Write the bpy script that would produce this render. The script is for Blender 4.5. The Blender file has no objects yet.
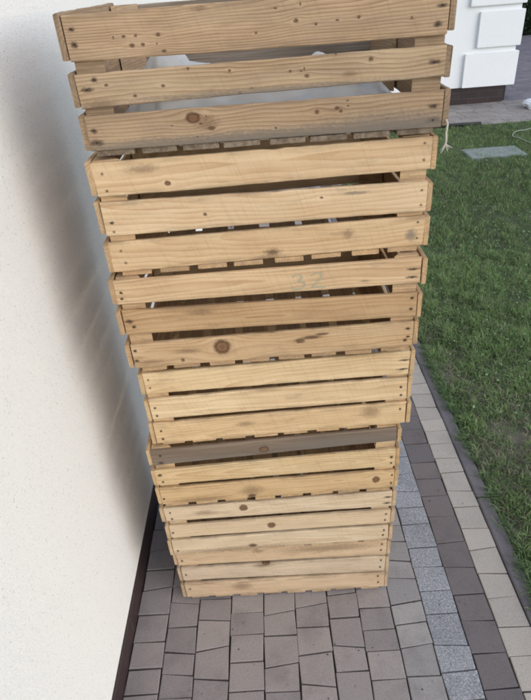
import bpy, bmesh, math, random
import numpy as np
from mathutils import Vector, Matrix

SC = bpy.context.scene
COL = SC.collection
RND = random.Random(11)
NR = np.random.default_rng(5)

# ------------------------------------------------------------------ helpers
def link(o, parent=None):
    COL.objects.link(o)
    if parent is not None: o.parent = parent
    return o

def empty(name, loc=(0, 0, 0), rz=0.0):
    o = bpy.data.objects.new(name, None); o.empty_display_size = 0.1
    o.location = loc; o.rotation_euler = (0, 0, rz)
    return link(o)

def tag(o, label=None, cat=None, group=None, kind=None):
    if label: o['label'] = label
    if cat: o['category'] = cat
    if group: o['group'] = group
    if kind: o['kind'] = kind
    return o

def obj(name, bm, mats, parent=None, loc=(0, 0, 0), rz=0.0, smooth=False):
    me = bpy.data.meshes.new(name)
    bmesh.ops.recalc_face_normals(bm, faces=bm.faces[:])
    bm.to_mesh(me); bm.free()
    if smooth:
        for p in me.polygons: p.use_smooth = True
    for m in (mats if isinstance(mats, (list, tuple)) else [mats]): me.materials.append(m)
    o = bpy.data.objects.new(name, me); o.location = loc; o.rotation_euler = (0, 0, rz)
    return link(o, parent)

def bm_box(bm, x0, x1, y0, y1, z0, z1, ch=0.0, mi=0):
    """box, optionally with a chamfer"""
    r = bmesh.ops.create_cube(bm, size=1.0)
    vs = r['verts']
    for v in vs:
        v.co.x = x0 if v.co.x < 0 else x1
        v.co.y = y0 if v.co.y < 0 else y1
        v.co.z = z0 if v.co.z < 0 else z1
    fs = set(f for v in vs for f in v.link_faces)
    for f in fs: f.material_index = mi
    if ch > 0:
        es = list(set(e for v in vs for e in v.link_edges))
        r = bmesh.ops.bevel(bm, geom=es, offset=ch, segments=1, affect='EDGES', profile=0.5)
        for f in r['faces']: f.material_index = mi

def bm_tube(bm, pts, r, n=8, r1=None):
    pts = [Vector(p) for p in pts]; rings = []
    for i, p in enumerate(pts):
        t = (pts[min(i + 1, len(pts) - 1)] - pts[max(i - 1, 0)]).normalized()
        a = t.cross(Vector((0.31, 0.17, 0.93)))
        if a.length < 1e-4: a = t.cross(Vector((1, 0, 0)))
        a.normalize(); b = t.cross(a)
        rr = r if r1 is None else r + (r1 - r) * i / (len(pts) - 1)
        rings.append([bm.verts.new(p + a * rr * math.cos(2 * math.pi * k / n) + b * rr * math.sin(2 * math.pi * k / n)) for k in range(n)])
    for A, B in zip(rings, rings[1:]):
        for k in range(n): bm.faces.new((A[k], A[(k + 1) % n], B[(k + 1) % n], B[k]))
    bm.faces.new(rings[0][::-1]); bm.faces.new(rings[-1])

# ------------------------------------------------------------------ node helpers
class NT:
    def __init__(s, tree): s.t = tree; s.n = tree.nodes; s.l = tree.links
    def node(s, typ, **kw):
        n = s.n.new(typ)
        for k, v in kw.items(): setattr(n, k, v)
        return n
    def put(s, sock, val):
        if val is None: return
        if isinstance(val, bpy.types.NodeSocket): s.l.new(val, sock)
        else:
            if hasattr(sock.default_value, '__len__'):
                val = tuple(val)
                if len(sock.default_value) == 4 and len(val) == 3: val = val + (1.0,)
            sock.default_value = val
    def math(s, op, a, b=None, c=None, clamp=False):
        n = s.node('ShaderNodeMath', operation=op, use_clamp=clamp)
        s.put(n.inputs[0], a); s.put(n.inputs[1], b); s.put(n.inputs[2], c)
        return n.outputs[0]
    def vec(s, op, a, b=None):
        n = s.node('ShaderNodeVectorMath', operation=op); s.put(n.inputs[0], a)
        if op == 'SCALE': s.put(n.inputs['Scale'], b)
        else: s.put(n.inputs[1], b)
        return n.outputs['Value'] if op in ('LENGTH', 'DOT_PRODUCT', 'DISTANCE') else n.outputs[0]
    def sep(s, v):
        n = s.node('ShaderNodeSeparateXYZ'); s.put(n.inputs[0], v); return n.outputs
    def comb(s, x, y, z):
        n = s.node('ShaderNodeCombineXYZ')
        for i, q in enumerate((x, y, z)): s.put(n.inputs[i], q)
        return n.outputs[0]
    def noise(s, v, scale=1.0, detail=2.0, rough=0.5, dist=0.0, color=False):
        n = s.node('ShaderNodeTexNoise', noise_dimensions='3D')
        s.put(n.inputs['Vector'], v); s.put(n.inputs['Scale'], scale); s.put(n.inputs['Detail'], detail)
        s.put(n.inputs['Roughness'], rough); s.put(n.inputs['Distortion'], dist)
        return n.outputs['Color' if color else 'Fac']
    def ramp(s, f, a, b, smooth=True):
        n = s.node('ShaderNodeMapRange', interpolation_type='SMOOTHSTEP' if smooth else 'LINEAR')
        s.put(n.inputs['Value'], f); s.put(n.inputs['From Min'], a); s.put(n.inputs['From Max'], b)
        return n.outputs[0]
    def mix(s, f, a, b, mode='MIX'):
        n = s.node('ShaderNodeMix', data_type='RGBA', blend_type=mode)
        s.put(n.inputs[0], f); s.put(n.inputs[6], a); s.put(n.inputs[7], b)
        return n.outputs[2]
    def bump(s, h, strength=0.3, dist=0.001):
        n = s.node('ShaderNodeBump'); s.put(n.inputs['Strength'], strength); s.put(n.inputs['Distance'], dist); s.put(n.inputs['Height'], h)
        return n.outputs[0]
    def attr(s, name, typ='OBJECT', out='Fac'):
        n = s.node('ShaderNodeAttribute', attribute_type=typ, attribute_name=name); return n.outputs[out]

def material(name):
    m = bpy.data.materials.new(name); m.use_nodes = True
    nt = NT(m.node_tree); b = nt.n['Principled BSDF']
    return m, nt, b

def objco(nt): return nt.node('ShaderNodeTexCoord').outputs['Object']

def group(name, ins, outs):
    g = bpy.data.node_groups.new(name, 'ShaderNodeTree')
    for n, t in ins: g.interface.new_socket(n, in_out='INPUT', socket_type='NodeSocket' + t)
    for n, t in outs: g.interface.new_socket(n, in_out='OUTPUT', socket_type='NodeSocket' + t)
    nt = NT(g); gi = nt.node('NodeGroupInput'); go = nt.node('NodeGroupOutput')
    return g, nt, gi.outputs, go.inputs

# knot: wood fibres part around it
G_WARP, nt, gi, go = group('fibres around a knot', [('P', 'Vector'), ('C', 'Vector'), ('R', 'Vector')], [('P', 'Vector')])
d = nt.vec('DIVIDE', nt.vec('SUBTRACT', gi['P'], gi['C']), nt.vec('MULTIPLY', gi['R'], (2.6, 1, 1.7)))
dx, dy_, dz = nt.sep(d)
e = nt.math('EXPONENT', nt.math('MULTIPLY', nt.math('ADD', nt.math('MULTIPLY', dx, dx), nt.math('MULTIPLY', dz, dz)), -1.0))
rz = nt.sep(gi['R'])[2]
off = nt.math('MULTIPLY', nt.math('MULTIPLY', dz, e), nt.math('MULTIPLY', rz, -1.7))
nt.put(go['P'], nt.vec('ADD', gi['P'], nt.comb(0.0, 0.0, off)))

# irregular round mark
G_MARK, nt, gi, go = group('irregular round mark', [('P', 'Vector'), ('C', 'Vector'), ('R', 'Vector'), ('Soft', 'Float'), ('Irr', 'Float')], [('Fac', 'Float'), ('Dist', 'Float')])
nv = nt.noise(nt.vec('MULTIPLY', gi['P'], (160, 160, 260)), 1.0, 2.0, color=True)
dd = nt.vec('ADD', nt.vec('DIVIDE', nt.vec('SUBTRACT', gi['P'], gi['C']), gi['R']), nt.vec('SCALE', nt.vec('SUBTRACT', nv, (0.5, 0.5, 0.5)), gi['Irr']))
x, y, z = nt.sep(dd)
r = nt.math('SQRT', nt.math('ADD', nt.math('MULTIPLY', x, x), nt.math('MULTIPLY', z, z)))
nt.put(go['Dist'], r)
nt.put(go['Fac'], nt.math('SUBTRACT', 1.0, nt.ramp(r, nt.math('SUBTRACT', 1.0, gi['Soft']), nt.math('ADD', 1.0, gi['Soft']))))

# sawn softwood
G_WOOD, nt, gi, go = group('sawn softwood', [('P', 'Vector'), ('Seed', 'Float'), ('Light', 'Color'), ('Dark', 'Color'), ('Contrast', 'Float'), ('Grey', 'Float'), ('Ring', 'Float')],
                           [('Color', 'Color'), ('Height', 'Float')])
P = gi['P']; sd = gi['Seed']
Ps = nt.vec('ADD', P, nt.comb(nt.math('MULTIPLY', sd, 3.71), nt.math('MULTIPLY', sd, 1.37), nt.math('MULTIPLY', sd, 5.13)))
w = nt.node('ShaderNodeTexWhiteNoise', noise_dimensions='1D'); nt.put(w.inputs['W'], sd)
wr, wg, wb = nt.sep(w.outputs['Color'])
px, py, pz = nt.sep(P)
wob = nt.math('SUBTRACT', nt.noise(nt.vec('MULTIPLY', Ps, (3.5, 3, 9)), 1.0, 2.0), 0.5)
zz = nt.math('ADD', nt.math('SUBTRACT', pz, nt.math('MULTIPLY', nt.math('SUBTRACT', wr, 0.5), 0.075)), nt.math('MULTIPLY', wob, 0.03))
yy = nt.math('ADD', nt.math('ADD', nt.math('ADD', 0.0015, nt.math('MULTIPLY', wg, 0.012)), nt.math('MULTIPLY', px, nt.math('MULTIPLY', nt.math('SUBTRACT', wb, 0.5), 0.16))), py)
rad = nt.math('SQRT', nt.math('ADD', nt.math('MULTIPLY', zz, zz), nt.math('MULTIPLY', yy, yy)))
ph = nt.math('ADD', nt.math('DIVIDE', rad, gi['Ring']), nt.math('MULTIPLY', nt.noise(nt.vec('MULTIPLY', Ps, (6, 30, 30)), 1.0, 2.0), 1.6))
fr = nt.math('FRACT', ph)
late = nt.math('MULTIPLY', nt.math('POWER', fr, 1.7), nt.math('SUBTRACT', 1.0, nt.ramp(fr, 0.9, 1.0)))
idn = nt.noise(nt.comb(nt.math('FLOOR', ph), sd, nt.math('MULTIPLY', px, 2.0)), 1.7, 1.0)
late = nt.math('MULTIPLY', late, nt.math('ADD', 0.3, nt.math('MULTIPLY', idn, 1.5)))
fib = nt.noise(nt.vec('MULTIPLY', Ps, (9, 420, 420)), 1.0, 3.0, 0.6)
fib2 = nt.noise(nt.vec('MULTIPLY', Ps, (4, 110, 110)), 1.0, 3.0, 0.6)
blo = nt.noise(nt.vec('MULTIPLY', Ps, (7, 12, 22)), 1.0, 3.0, 0.55)
f = nt.math('MULTIPLY', late, gi['Contrast'])
f = nt.math('ADD', f, nt.math('MULTIPLY', nt.math('SUBTRACT', fib, 0.5), 0.5))
f = nt.math('ADD', f, nt.math('MULTIPLY', nt.math('SUBTRACT', fib2, 0.5), 0.7))
f = nt.math('ADD', f, nt.math('MULTIPLY', nt.math('SUBTRACT', blo, 0.5), 0.9))
f = nt.math('ADD', f, 0.14, clamp=True)
c = nt.mix(f, gi['Light'], gi['Dark'])
# weathering: grey film that follows the fibres
gn = nt.noise(nt.vec('MULTIPLY', Ps, (5, 60, 40)), 1.0, 4.0, 0.65)
gf = nt.math('MULTIPLY', gi['Grey'], nt.ramp(nt.math('ADD', gn, nt.math('MULTIPLY', gi['Grey'], 0.35)), 0.42, 0.72))
greyc = nt.mix(nt.ramp(fib2, 0.3, 0.7), (0.15, 0.117, 0.09), (0.31, 0.26, 0.21))
c = nt.mix(gf, c, greyc)
# saw marks across the board, dirt and greying along the arrises
saw = nt.noise(nt.vec('MULTIPLY', nt.vec('ADD', Ps, nt.comb(nt.math('MULTIPLY', pz, 0.35), 0.0, 0.0)), (260, 5, 14)), 1.0, 2.0, 0.6)
c = nt.mix(nt.math('MULTIPLY', nt.ramp(saw, 0.5, 0.78), 0.16), c, (0.24, 0.15, 0.08))
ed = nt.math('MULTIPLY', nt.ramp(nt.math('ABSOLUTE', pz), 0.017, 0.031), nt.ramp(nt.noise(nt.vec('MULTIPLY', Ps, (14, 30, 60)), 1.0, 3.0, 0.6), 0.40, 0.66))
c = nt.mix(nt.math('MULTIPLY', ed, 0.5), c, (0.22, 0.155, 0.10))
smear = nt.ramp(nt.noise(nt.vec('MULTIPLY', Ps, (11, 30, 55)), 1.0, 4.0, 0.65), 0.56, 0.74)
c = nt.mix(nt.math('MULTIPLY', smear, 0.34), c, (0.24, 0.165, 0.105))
# fine pores and dirt
dirt = nt.ramp(nt.noise(nt.vec('MULTIPLY', Ps, (90, 300, 300)), 1.0, 2.0, 0.6), 0.66, 0.8)
c = nt.mix(nt.math('MULTIPLY', dirt, 0.3), c, (0.2, 0.13, 0.075))
nt.put(go['Color'], c)
nt.put(go['Height'], nt.math('ADD', nt.math('ADD', nt.math('MULTIPLY', fib, 0.7), nt.math('MULTIPLY', saw, 0.5)), nt.math('MULTIPLY', late, 0.35)))

MARKC = {'K': ((0.2, 0.105, 0.045), 0.95, 0.3), 'k': ((0.10, 0.052, 0.027), 0.85, 0.45), 'n': ((0.055, 0.034, 0.024), 0.85, 0.6),
         'm': ((0.12, 0.075, 0.045), 0.65, 0.7), 's': ((0.16, 0.095, 0.05), 0.55, 0.8), 'S': ((0.10, 0.062, 0.034), 0.8, 0.75), 'g': ((0.17, 0.145, 0.12), 0.72, 0.7)}

def wood(name, light, dark, contrast=0.5, grey=0.0, ring=0.0055, marks=()):
    m, nt, b = material(name)
    P0 = objco(nt); P = P0
    for ty, mx, mz, rx, rz in marks:
        if ty in 'Kk':
            g = nt.node('ShaderNodeGroup'); g.node_tree = G_WARP
            nt.put(g.inputs['P'], P); nt.put(g.inputs['C'], (mx, 0, mz)); nt.put(g.inputs['R'], (rx * 1.2, 1, rz * 1.2)); P = g.outputs[0]
    w = nt.node('ShaderNodeGroup'); w.node_tree = G_WOOD
    nt.put(w.inputs['P'], P); nt.put(w.inputs['Seed'], nt.attr('seed')); nt.put(w.inputs['Light'], light); nt.put(w.inputs['Dark'], dark)
    nt.put(w.inputs['Contrast'], contrast); nt.put(w.inputs['Grey'], nt.math('ADD', nt.attr('grey'), grey)); nt.put(w.inputs['Ring'], ring)
    c = nt.mix(1.0, w.outputs['Color'], nt.attr('tint', out='Color'), 'MULTIPLY')
    for ty, mx, mz, rx, rz in marks:
        col, op, soft = MARKC[ty]
        g = nt.node('ShaderNodeGroup'); g.node_tree = G_MARK
        nt.put(g.inputs['P'], P0); nt.put(g.inputs['C'], (mx, 0, mz)); nt.put(g.inputs['R'], (rx, 1, rz)); nt.put(g.inputs['Soft'], soft); nt.put(g.inputs['Irr'], {'K': 0.55, 'k': 0.9}.get(ty, 1.5))
        if ty == 'K':   # rings inside the knot
            rr = nt.math('ABSOLUTE', nt.math('SINE', nt.math('MULTIPLY', g.outputs['Dist'], 7.0)))
            kc = nt.mix(rr, (0.24, 0.12, 0.06), (0.15, 0.07, 0.034)); kc = nt.mix(nt.ramp(g.outputs['Dist'], 0.5, 0.9), kc, (0.075, 0.036, 0.018))
            c = nt.mix(nt.math('MULTIPLY', g.outputs['Fac'], op), c, kc)
        else:
            c = nt.mix(nt.math('MULTIPLY', g.outputs['Fac'], op), c, col)
    nt.put(b.inputs['Base Color'], c); b.inputs['Roughness'].default_value = 0.78
    b.inputs['Specular IOR Level'].default_value = 0.25
    nt.put(b.inputs['Normal'], nt.bump(w.outputs['Height'], 0.55, 0.001))
    return m

# ------------------------------------------------------------------ materials of the setting
def simple(name, col, rough=0.7, var=0.15, scale=20.0, metal=0.0, bump=0.0, spec=0.4):
    m, nt, b = material(name); P = objco(nt)
    n = nt.noise(P, scale, 4.0, 0.6)
    k = nt.math('ADD', 1.0 - var, nt.math('MULTIPLY', n, 2 * var))
    nt.put(b.inputs['Base Color'], nt.mix(1.0, col, nt.comb(k, k, k), 'MULTIPLY'))
    b.inputs['Roughness'].default_value = rough; b.inputs['Metallic'].default_value = metal; b.inputs['Specular IOR Level'].default_value = spec
    if bump: nt.put(b.inputs['Normal'], nt.bump(nt.noise(P, scale * 6, 3.0), bump, 0.002))
    return m

def stucco(name, col, grain=330.0, dist=0.0016, spk=0.22):
    m, nt, b = material(name); P = objco(nt)
    v = nt.node('ShaderNodeTexVoronoi', feature='F1'); nt.put(v.inputs['Vector'], P); nt.put(v.inputs['Scale'], grain)
    n = nt.noise(P, grain * 0.6, 3.0, 0.6)
    n2 = nt.noise(P, 3.0, 3.0, 0.5)
    spot = nt.ramp(nt.noise(P, 210.0, 1.0), 0.67, 0.74)
    c = nt.mix(nt.math('MULTIPLY', nt.ramp(n, 0.3, 0.75), spk), col, tuple(q * 0.72 for q in col))
    c = nt.mix(nt.math('MULTIPLY', spot, 0.55), c, tuple(q * 0.5 for q in col))
    c = nt.mix(nt.math('MULTIPLY', nt.math('SUBTRACT', n2, 0.4), 0.25, clamp=True), c, tuple(q * 0.85 for q in col))
    nt.put(b.inputs['Base Color'], c); b.inputs['Roughness'].default_value = 0.92; b.inputs['Specular IOR Level'].default_value = 0.15
    h = nt.math('ADD', n, nt.math('MULTIPLY', v.outputs['Distance'], -0.8))
    nt.put(b.inputs['Normal'], nt.bump(h, 0.8, dist))
    return m

def paver(name, col, col2, speck=0.0, grit=260.0, dirt=0.45):
    """concrete sett; the 'tint' attribute of each stone shifts its colour"""
    m, nt, b = material(name); P = objco(nt)
    t = nt.attr('tint', 'GEOMETRY', 'Fac')
    c = nt.mix(t, col, col2)
    n = nt.noise(P, grit, 3.0, 0.7); big = nt.noise(P, 9.0, 4.0, 0.6)
    k = nt.math('ADD', 0.58, nt.math('MULTIPLY', n, 0.84))
    c = nt.mix(1.0, c, nt.comb(k, k, k), 'MULTIPLY')
    if speck:
        s = nt.noise(P, 190.0, 2.0, 0.75)
        c = nt.mix(nt.math('MULTIPLY', nt.ramp(s, 0.52, 0.58), speck), c, (0.58, 0.58, 0.6))
        s2 = nt.noise(nt.vec('ADD', P, (3, 7, 1)), 210.0, 2.0, 0.75)
        c = nt.mix(nt.math('MULTIPLY', nt.ramp(s2, 0.56, 0.62), speck), c, (0.045, 0.045, 0.05))
    c = nt.mix(nt.math('MULTIPLY', nt.ramp(big, 0.45, 0.75), dirt), c, tuple(q * 0.55 for q in col))
    sp = nt.ramp(nt.noise(P, 75.0, 2.0), 0.70, 0.75)
    c = nt.mix(nt.math('MULTIPLY', sp, 0.55), c, tuple(q * 0.4 for q in col))
    nt.put(b.inputs['Base Color'], c); b.inputs['Roughness'].default_value = 0.85; b.inputs['Specular IOR Level'].default_value = 0.3
    nt.put(b.inputs['Normal'], nt.bump(nt.math('ADD', n, nt.math('MULTIPLY', nt.noise(P, 60.0, 3.0), 0.8)), 0.5, 0.0012))
    return m

def attr_mat(name, rough=0.6, trans=0.0, spec=0.3):
    m, nt, b = material(name)
    nt.put(b.inputs['Base Color'], nt.attr('tint', 'GEOMETRY', 'Color')); b.inputs['Roughness'].default_value = rough
    b.inputs['Specular IOR Level'].default_value = spec
    if trans:
        tr = nt.node('ShaderNodeBsdfTranslucent'); nt.put(tr.inputs['Color'], nt.attr('tint', 'GEOMETRY', 'Color'))
        mx = nt.node('ShaderNodeMixShader'); mx.inputs[0].default_value = trans
        out = nt.n['Material Output']
        nt.l.new(b.outputs[0], mx.inputs[1]); nt.l.new(tr.outputs[0], mx.inputs[2]); nt.l.new(mx.outputs[0], out.inputs['Surface'])
    return m

M_PLASTER = stucco('cream render', (0.815, 0.802, 0.775), 420.0, 0.0011, 0.28)
M_WHITE = stucco('white render', (0.85, 0.86, 0.87), 260.0, 0.001, 0.1)
M_SOIL = simple('joint sand and soil', (0.075, 0.064, 0.056), 0.95, 0.35, 60, bump=0.4, spec=0.1)
M_GREYP = paver('grey concrete sett', (0.255, 0.224, 0.215), (0.335, 0.292, 0.272))
M_GREYP2 = paver('pale grey concrete sett', (0.285, 0.265, 0.255), (0.35, 0.323, 0.305))
M_GRANITE = paver('speckled granite sett', (0.255, 0.257, 0.268), (0.305, 0.305, 0.314), 0.5)
M_RED = paver('dark plum concrete sett', (0.15, 0.134, 0.133), (0.19, 0.158, 0.15))
M_SAND = paver('pale sandy sett', (0.40, 0.36, 0.315), (0.47, 0.415, 0.36), dirt=0.18)
M_EDGE = paver('dark concrete edging', (0.15, 0.138, 0.148), (0.185, 0.168, 0.175), dirt=0.65)
M_WALK = paver('sidewalk paving', (0.25, 0.225, 0.21), (0.33, 0.30, 0.28), grit=120)
M_DRIVE = paver('plum driveway paving', (0.15, 0.135, 0.155), (0.205, 0.185, 0.21), grit=120)
M_GRASS = attr_mat('grass blades', 0.55, 0.35)
M_LEAF = attr_mat('hedge leaves', 0.5, 0.2)
M_PLASTIC = None
m, nt, b = material('white plastic film'); b.inputs['Base Color'].default_value = (0.9, 0.885, 0.86, 1); b.inputs['Roughness'].default_value = 0.32
tr = nt.node('ShaderNodeBsdfTranslucent'); tr.inputs[0].default_value = (0.85, 0.84, 0.82, 1); mx = nt.node('ShaderNodeMixShader'); mx.inputs[0].default_value = 0.35
nt.l.new(b.outputs[0], mx.inputs[1]); nt.l.new(tr.outputs[0], mx.inputs[2]); nt.l.new(mx.outputs[0], nt.n['Material Output'].inputs['Surface'])
M_PLASTIC = m
M_NAIL = simple('rusty nail', (0.07, 0.045, 0.032), 0.6, 0.4, 300, metal=0.6)
M_PENCIL = simple('greenish crayon', (0.42, 0.37, 0.25), 0.9, 0.3, 400)
M_STRING = simple('pale jute', (0.55, 0.5, 0.42), 0.9, 0.2, 200)
M_CABLE = simple('pale cable', (0.4, 0.43, 0.39), 0.5, 0.1, 30)
M_DARK = simple('black rubber', (0.02, 0.02, 0.023), 0.6, 0.2, 30)
M_SLAB = simple('grey green concrete', (0.25, 0.285, 0.27), 0.85, 0.22, 14, bump=0.3)
M_PAPER = simple('white paper', (0.8, 0.82, 0.86), 0.7, 0.05, 20)
M_ROOF = simple('roof tiles', (0.12, 0.07, 0.06), 0.7, 0.2, 10)
# dark clinker plinth: bricks with joints
def clinker():
    m, nt, b = material('dark clinker tiles'); P = objco(nt)
    x, y, z = nt.sep(P)
    bt = nt.node('ShaderNodeTexBrick'); nt.put(bt.inputs['Vector'], nt.comb(nt.math('ADD', x, y), z, 0.0))
    bt.inputs['Color1'].default_value = (0.04, 0.019, 0.019, 1); bt.inputs['Color2'].default_value = (0.024, 0.013, 0.014, 1)
    bt.inputs['Mortar'].default_value = (0.05, 0.042, 0.042, 1); bt.inputs['Scale'].default_value = 1.0
    bt.inputs['Brick Width'].default_value = 0.25; bt.inputs['Row Height'].default_value = 0.071; bt.inputs['Mortar Size'].default_value = 0.004
    n = nt.noise(P, 40.0, 3.0); k = nt.math('ADD', 0.7, nt.math('MULTIPLY', n, 0.6))
    nt.put(b.inputs['Base Color'], nt.mix(1.0, bt.outputs['Color'], nt.comb(k, k, k), 'MULTIPLY'))
    b.inputs['Roughness'].default_value = 0.45
    nt.put(b.inputs['Normal'], nt.bump(nt.math('SUBTRACT', 1.0, bt.outputs['Fac']), 0.6, 0.004))
    return m
M_CLINK = clinker()

# ------------------------------------------------------------------ paving
def stones(bm, lay, x0, x1, y0, y1, lens, tilt, top, mi, gap=0.0034, ch=0.0013, rnd=RND, depth=0.03, along='y'):
    """a row of setts; boundaries between neighbours lie at a slight slant"""
    y = y0 - rnd.random() * lens[0]; ta = 0.0
    while y < y1:
        ln = rnd.choice(lens); tb = rnd.choice((0, 0, 1, -1)) * tilt * rnd.uniform(0.5, 1.1)
        jz = top + rnd.uniform(-0.0012, 0.0012)
        j = lambda: rnd.uniform(-0.0017, 0.0017)
        q = [(x0 + gap / 2 + j(), y + gap / 2 - ta + j()), (x1 - gap / 2 + j(), y + gap / 2 + ta + j()),
             (x1 - gap / 2 + j(), y + ln - gap / 2 + tb + j()), (x0 + gap / 2 + j(), y + ln - gap / 2 - tb + j())]
        if along == 'x': q = [(b_, a_) for a_, b_ in q]
        cx = sum(p[0] for p in q) / 4; cy = sum(p[1] for p in q) / 4
        tint = min(1, max(0, rnd.gauss(0.5, 0.33)))
        def ring(f, z):
            vs = []
            for p in q:
                dx, dy = cx - p[0], cy - p[1]; l = math.hypot(dx, dy)
                v = bm.verts.new((p[0] + dx / l * f, p[1] + dy / l * f, z)); v[lay] = tint; vs.append(v)
            return vs
        A = ring(0, jz - depth); B = ring(0, jz - ch * 0.8); C = ring(ch * 1.4, jz)
        for R, S in ((A, B), (B, C)):
            for k in range(4):
                f = bm.faces.new((R[k], R[(k + 1) % 4], S[(k + 1) % 4], S[k])); f.material_index = mi
        f = bm.faces.new(C); f.material_index = mi
        y += ln; ta = tb

WX = -0.463          # plinth plane of the near house
COLS = [WX, -0.371, -0.283, -0.188, -0.093, 0.0, 0.0945, 0.183, 0.275, 0.367, 0.4605, 0.5535, 0.6435]
bm = bmesh.new(); lay = bm.verts.layers.float.new('tint')
for i in range(len(COLS) - 1):
    x0, x1 = COLS[i], COLS[i + 1]
    if i < 8: stones(bm, lay, x0, x1, -1.6, 6.44, (0.058, 0.066, 0.074, 0.082), 0.006, 0.0, 0)
    elif i == 8: stones(bm, lay, x0, x1, -1.6, 6.44, (0.062, 0.07, 0.08), 0.006, 0.0, 1)
    elif i == 9: stones(bm, lay, x0, x1, -1.6, 6.44, (0.07, 0.08, 0.09), 0.004, 0.001, 2)
    elif i == 10: stones(bm, lay, x0, x1, -1.6, 6.44, (0.08, 0.09, 0.1), 0.003, 0.0, 3)
    else: stones(bm, lay, x0, x1, -1.6, 6.44, (0.07, 0.078, 0.088), 0.004, 0.001, 4)
pav = obj('pavement', bm, [M_GREYP, M_GREYP2, M_GRANITE, M_RED, M_SAND]); tag(pav, kind='structure')

bm = bmesh.new(); lay = bm.verts.layers.float.new('tint')
y = -1.7
while y < 6.4:
    r0 = len(bm.verts)
    bm_box(bm, 0.646, 0.692, y + 0.002, y + 0.996, -0.15, 0.002, 0.004)
    y += 1.0
bm.verts.ensure_lookup_table()
for v in bm.verts: v[lay] = 0.5 + 0.5 * math.sin(int(v.co.y + 1.7) * 7.0)
edge = obj('lawn_edging', bm, M_EDGE); tag(edge, kind='structure')

bm = bmesh.new(); lay = bm.verts.layers.float.new('tint')
k = 0
yy = 6.46
while yy < 7.56:
    stones(bm, lay, yy, yy + 0.1, -0.45, 7.5, (0.2,), 0.0, 0.004, 0, along='x'); yy += 0.1
sw = obj('sidewalk', bm, M_WALK); tag(sw, kind='structure')
bm = bmesh.new(); lay = bm.verts.layers.float.new('tint')
yy = 7.57
while yy < 14.2:
    stones(bm, lay, yy, yy + 0.1, 2.95, 9.5, (0.2,), 0.0, 0.004, 0, along='x'); yy += 0.1
dr = obj('driveway', bm, M_DRIVE); tag(dr, kind='structure')

bm = bmesh.new(); bm_box(bm, -1.0, 0.70, -1.8, 6.5, -0.2, -0.009)
o = obj('paving_bed', bm, M_SOIL); tag(o, kind='structure')
bm = bmesh.new(); v = [bm.verts.new(p) for p in ((-300, -300, -0.06), (300, -300, -0.06), (300, 300, -0.06), (-300, 300, -0.06))]; bm.faces.new(v)
M_GROUND = simple('distant turf', (0.06, 0.08, 0.035), 0.95, 0.35, 0.7, spec=0.1)
o = obj('ground', bm, M_GROUND); tag(o, kind='structure')

# ------------------------------------------------------------------ lawn
LAT = np.random.default_rng(77).uniform(0, 1, (64, 64))
def vnoise(x, y, s):
    u, v = np.asarray(x) * s + 101.3, np.asarray(y) * s + 57.7
    i, j = np.floor(u).astype(int), np.floor(v).astype(int); a, b_ = u - i, v - j
    a, b_ = a * a * (3 - 2 * a), b_ * b_ * (3 - 2 * b_); g = lambda p, q: LAT[p % 64, q % 64]
    return (g(i, j) * (1 - a) + g(i + 1, j) * a) * (1 - b_) + (g(i, j + 1) * (1 - a) + g(i + 1, j + 1) * a) * b_

def dryness(x, y):
    """0 lush, 1 straw: worn turf by the edging"""
    d1 = np.exp(-(((x - 0.93) / 0.17) ** 2 + ((y - 1.5) / 0.33) ** 2)) * 0.6
    d2 = np.exp(-(((x - 0.80) / 0.12) ** 2 + ((y - 2.05) / 0.30) ** 2)) * 0.6
    n = np.clip(0.5 + 2.4 * (0.5 * vnoise(x, y, 9.0) + 0.5 * vnoise(x, y, 21.0) - 0.5), 0, 1)
    e = np.exp(-((x - 0.69) / 0.06) ** 2) * (0.5 + 0.5 * np.clip(1.7 - y, 0, 1))
    return np.clip((d1 + d2) * (0.12 + 1.05 * n) + e * n + 0.10 * n, 0, 1)

m, nt, b = material('lawn soil and thatch'); P = objco(nt)
n = nt.noise(P, 55.0, 4.0, 0.7); n2 = nt.noise(P, 5.0, 3.0, 0.6); n3 = nt.noise(P, 160.0, 3.0, 0.7)
dryf = nt.attr('tint', 'GEOMETRY', 'Fac')
c = nt.mix(nt.ramp(n, 0.35, 0.7), (0.065, 0.095, 0.045), (0.115, 0.135, 0.075))
cd = nt.mix(nt.ramp(n3, 0.4, 0.7), (0.17, 0.15, 0.12), (0.34, 0.30, 0.235))
c = nt.mix(dryf, c, cd)
nt.put(b.inputs['Base Color'], c); b.inputs['Roughness'].default_value = 0.95; b.inputs['Specular IOR Level'].default_value = 0.1
nt.put(b.inputs['Normal'], nt.bump(n, 0.8, 0.01))
M_LAWN = m
xs = np.concatenate([np.linspace(0.693, 1.6, 46), np.linspace(1.65, 3, 30), np.linspace(3.2, 9.5, 30)]); ys = np.linspace(-1.7, 6.455, 300)
bm = bmesh.new(); lay = bm.verts.layers.float.new('tint'); g = []
for yv in ys:
    row = []
    for xv in xs:
        z = -0.012 + 0.008 * math.sin(xv * 5.1 + math.sin(yv * 3)) * min(1, (xv - 0.69) * 6) + 0.006 * math.sin(yv * 6.3 + xv * 2)
        v = bm.verts.new((xv, yv, z)); v[lay] = float(dryness(np.array(xv), np.array(yv))); row.append(v)
    g.append(row)
for a, c_ in zip(g, g[1:]):
    for k in range(len(a) - 1): bm.faces.new((a[k], a[k + 1], c_[k + 1], c_[k]))
lawn = obj('lawn', bm, M_LAWN, smooth=True); tag(lawn, kind='structure')

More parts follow.
